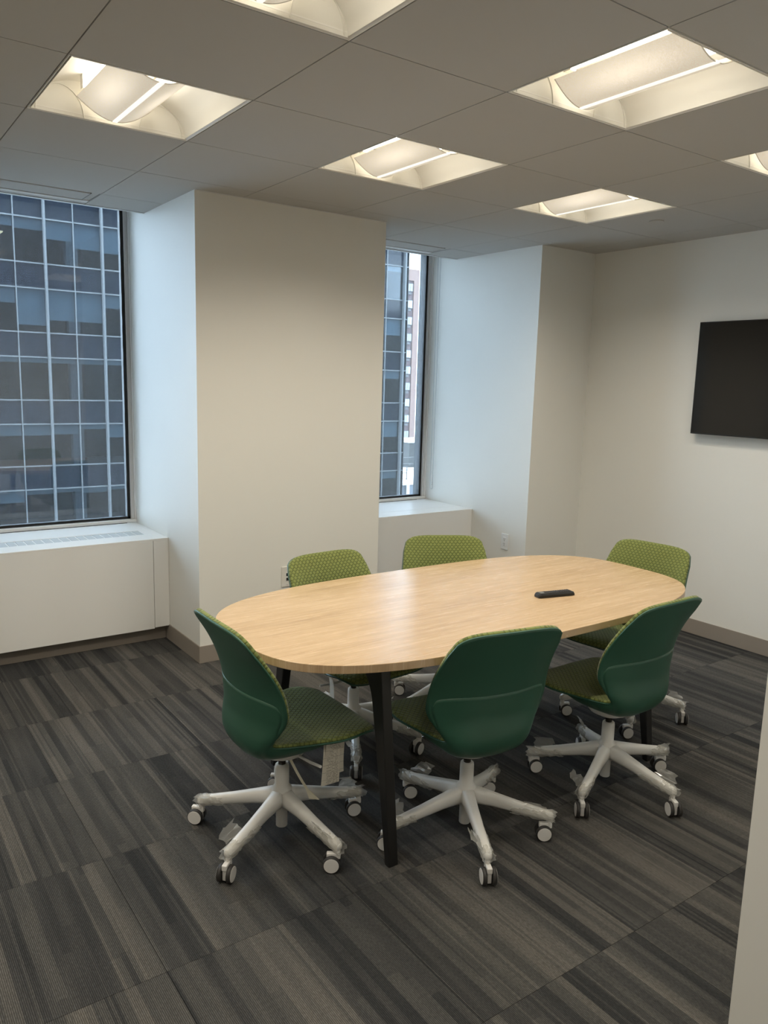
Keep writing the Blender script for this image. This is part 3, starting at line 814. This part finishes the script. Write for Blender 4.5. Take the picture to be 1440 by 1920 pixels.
OP('roof', (X0-2,MX+.42,FY-.2,FY+5.3,Z0+3*FL+1.31,Z0+3*FL+1.8), M_slab)
pane_me = sp_me = tr_me = None
hw = BW/2
SH = {}
for b_,v_ in zip(range(6), (.22,.25,.42,.57,.60,.60)): SH[(0,b_)] = v_
for b_,v_ in zip(range(6), (.35,.84,.70,.70,.32,.32)): SH[(1,b_)] = v_
for b_ in range(6): SH[(2,b_)] = .12
for b_,v_ in zip(range(6), (.27,.27,.25,.13,.35,.35)): SH[(3,b_)] = v_
# thin bay index n counts from X0; the bay left edge at x=7.52 is bay index nb0 + 0 ...
nb0 = round((7.50-X0)/hw)-1
random.seed(5)
for r in range(-3,6):
    zt = Z0-r*FL; zb = zt-2.33; zs = zb-FL+2.33
    OP('floor_slab', (X0-.3,MX+.36,FY+.12,FY+4.9,zs+.25,zb-.1), M_officel)
    for n_ in range(2*NB+1):
        xa = X0+n_*hw; xb = min(xa+hw, MX+.36)
        if n_ < 2*NB:
            if pane_me is None: o = OP('window_pane', (xa+.03,xb-.03,FY+.05,FY+.07,zb+.03,zt-.03), M_pane); pane_me = (o.data,xa,zb)
            else: o = obj('window_pane', pane_me[0], None, ob, loc=(xa-pane_me[1],0,zb-pane_me[2]))
            if sp_me is None: o2 = OP('spandrel_panel', (xa+.03,xb-.03,FY+.05,FY+.09,zs+.03,zb-.03), M_spandrel); sp_me = (o2.data,xa,zs)
            else: o2 = obj('spandrel_panel', sp_me[0], None, ob, loc=(xa-sp_me[1],0,zs-sp_me[2]))
            v_ = SH.get((r,n_-nb0), random.choice((.1,.12,.25,.3,.5,.15)))
            s_ = OP('roller_shade', (xa+.04,xb-.04,FY+.22,FY+.24,zt-.03-v_*2.27,zt-.03), M_shade)
        else:
            OP('window_pane', (xa+.03,xb-.02,FY+.05,FY+.07,zb+.03,zt-.03), M_pane); OP('spandrel_panel', (xa+.03,xb-.02,FY+.05,FY+.09,zs+.03,zb-.03), M_spandrel)
    OP('transom', (X0-.3,MX+.4,FY-.03,FY+.06,zt-.035,zt+.035), M_mull)
    OP('transom', (X0-.3,MX+.4,FY-.03,FY+.06,zb-.035,zb+.035), M_mull)
for n_ in range(2*NB+1):
    x = X0+n_*hw
    if n_%2 == 0: OP('mullion', (x-.055,x+.055,FY-.22,FY+.06,-30,Z0+3*FL+1.3), M_mull)
    else: OP('mullion', (x-.028,x+.028,FY-.05,FY+.06,-30,Z0+3*FL+1.3), M_mull)
    if n_%4 == (nb0+3)%4:
        OP('interior_column', (x-.32,x+.30,FY+.35,FY+.9,-15,Z0+3*FL), M_officel)
OP('corner_post', (MX+.36,MX+.41,FY-.03,FY+.05,-30,Z0+3*FL+1.3), M_slab)
M_lamp_far = mat('far_office_lamp', (.8,.7,.5), .5, emit=(1,.78,.45), es=2.5)
for x,z,yy in ((7.1,9.05,2.2),(6.6,9.05,2.2)): OP('interior_lamp', (x-.18,x+.18,FY+yy-.5,FY+yy+.3,z,z+.04), M_lamp_far)

# brick tower far behind
by = 131.8
M_brick = mat('mauve_brick', (.105,.075,.075), .9); M_brick2 = mat('pink_brick', (.20,.135,.115), .9)
for m_ in (M_brick,M_brick2):
    g = N(m_); co = g.n('ShaderNodeTexCoord').outputs['Object']; cc = m_.node_tree.nodes['Principled BSDF'].inputs['Base Color'].default_value[:]
    g.l(g.mix(g.noise(co,1.2,4), (cc[0]*.85,cc[1]*.85,cc[2]*.85,1), (cc[0]*1.1,cc[1]*1.1,cc[2]*1.1,1)), g.p.inputs['Base Color'])
bt = thing('brick_tower', 'tall narrow pink brick apartment tower seen beyond the glass building', 'building', (95,by,-40))
def BP(name,a,m,parent=bt): return obj(name, bx(a[0]-95,a[1]-95,a[2]-by,a[3]-by,a[4]+40,a[5]+40), m, parent)
BP('wall', (80,101.5,by+.35,by+16,-40,23.4), M_brick); BP('pier_wall', (101.5,102.85,by,by+16,-40,24.9), M_brick2); BP('parapet', (80,101.5,by,by+.9,22.6,24.9), M_brick2)
M_bwin = mat('tower_window_glass', (.30,.34,.36), .05); M_bfr = mat('tower_window_frame', (.04,.04,.045), .5); M_ac = mat('air_conditioner', (.08,.08,.08), .6); M_cur = mat('white_curtain', (.25,.25,.24), .8)
for r in range(16):
    zt = 22.1-r*3.42
    for c_ in (0,1,2):
        x1 = 101.45-c_*2.9; x0 = x1-1.55
        f_ = BP('window_frame', (x0,x1,by+.20,by+.36,zt-1.75,zt), M_bfr)
        BP('window_pane', (x0+.12,(x0+x1)/2-.03,by+.17,by+.20,zt-1.63,zt-.12), (M_cur,M_bwin)[(r+c_)%3==1], f_); BP('window_pane', ((x0+x1)/2+.06,x1-.14,by+.17,by+.20,zt-1.63,zt-.12), (M_bwin,M_cur)[(r*7+c_)%3==0], f_)
        BP('air_conditioner', (x0,x0+.85,by-.15,by+.36,zt-2.35,zt-1.9), M_ac, f_)
# terrace building
M_white = mat('white_roof_coating', (.85,.83,.78), .8); M_grey = mat('grey_render', (.20,.22,.25), .8)
tr = thing('terrace_building', 'low white roof terrace with railings below the brick tower', 'building', (45,56,-30))
def TP(name,a,m,parent=tr): return obj(name, bx(a[0]-45,a[1]-45,a[2]-56,a[3]-56,a[4]+30,a[5]+30), m, parent)
TP('building_wall', (34.6,75,50.4,66,-30,-7.2), M_grey); TP('roof_deck', (34.5,75,50.3,64,-7.2,-7.0), M_white); TP('corner_strip', (39.3,39.6,50.2,50.35,-30,-7.1), M_white)
TP('plant_room', (46.9,58,60.0,63,-7,-4.45), M_slab); TP('plant_room_roof', (46.7,58.2,59.8,63.1,-4.45,-4.2), M_white)
TP('far_parapet', (34.6,75,64,64.3,-7,-6.0), M_white)
M_rail = mat('dark_railing', (.10,.10,.10), .5)
for y_,z0_,h_,x_ in ((57.5,-7,1.35,34.8),(52.0,-7,1.15,34.8)):
    xe = 75 if y_>55 else 40.6
    for q in (1,.55,.08): TP('rail', (x_,xe,y_-.03,y_+.03,z0_+h_*q-.03,z0_+h_*q+.03), M_rail)
    x = x_+.4
    while x < xe+.01: TP('rail_post', (x-.04,x+.04,y_-.04,y_+.04,z0_,z0_+h_), M_rail); x += 1.8
# the rest of this building and its lower neighbour, seen only as reflections in the glass opposite
M_ext = mat('exterior_stone', (.11,.11,.11), .85)
struct('wall_exterior', bx(-45,28,-6,1.955,ZP+.12,42), M_ext)
struct('wall_exterior_low', bx(-45,28,-6,1.955,-40,-.13), M_ext)
struct('wall_exterior_left', bx(-45,-3.8,-6,1.955,-.12,ZP+.11), M_ext)
struct('wall_exterior_right', bx(XR+.13,28,-6,1.955,-.12,ZP+.11), M_ext)
struct('wall_neighbour', bx(28.5,98.5,-20,1.95,-40,11), M_ext)
# street far below
st = struct('ground', bx(-120,260,2.2,400,-41,-40), mat('street_grey',(.25,.25,.25),.9))
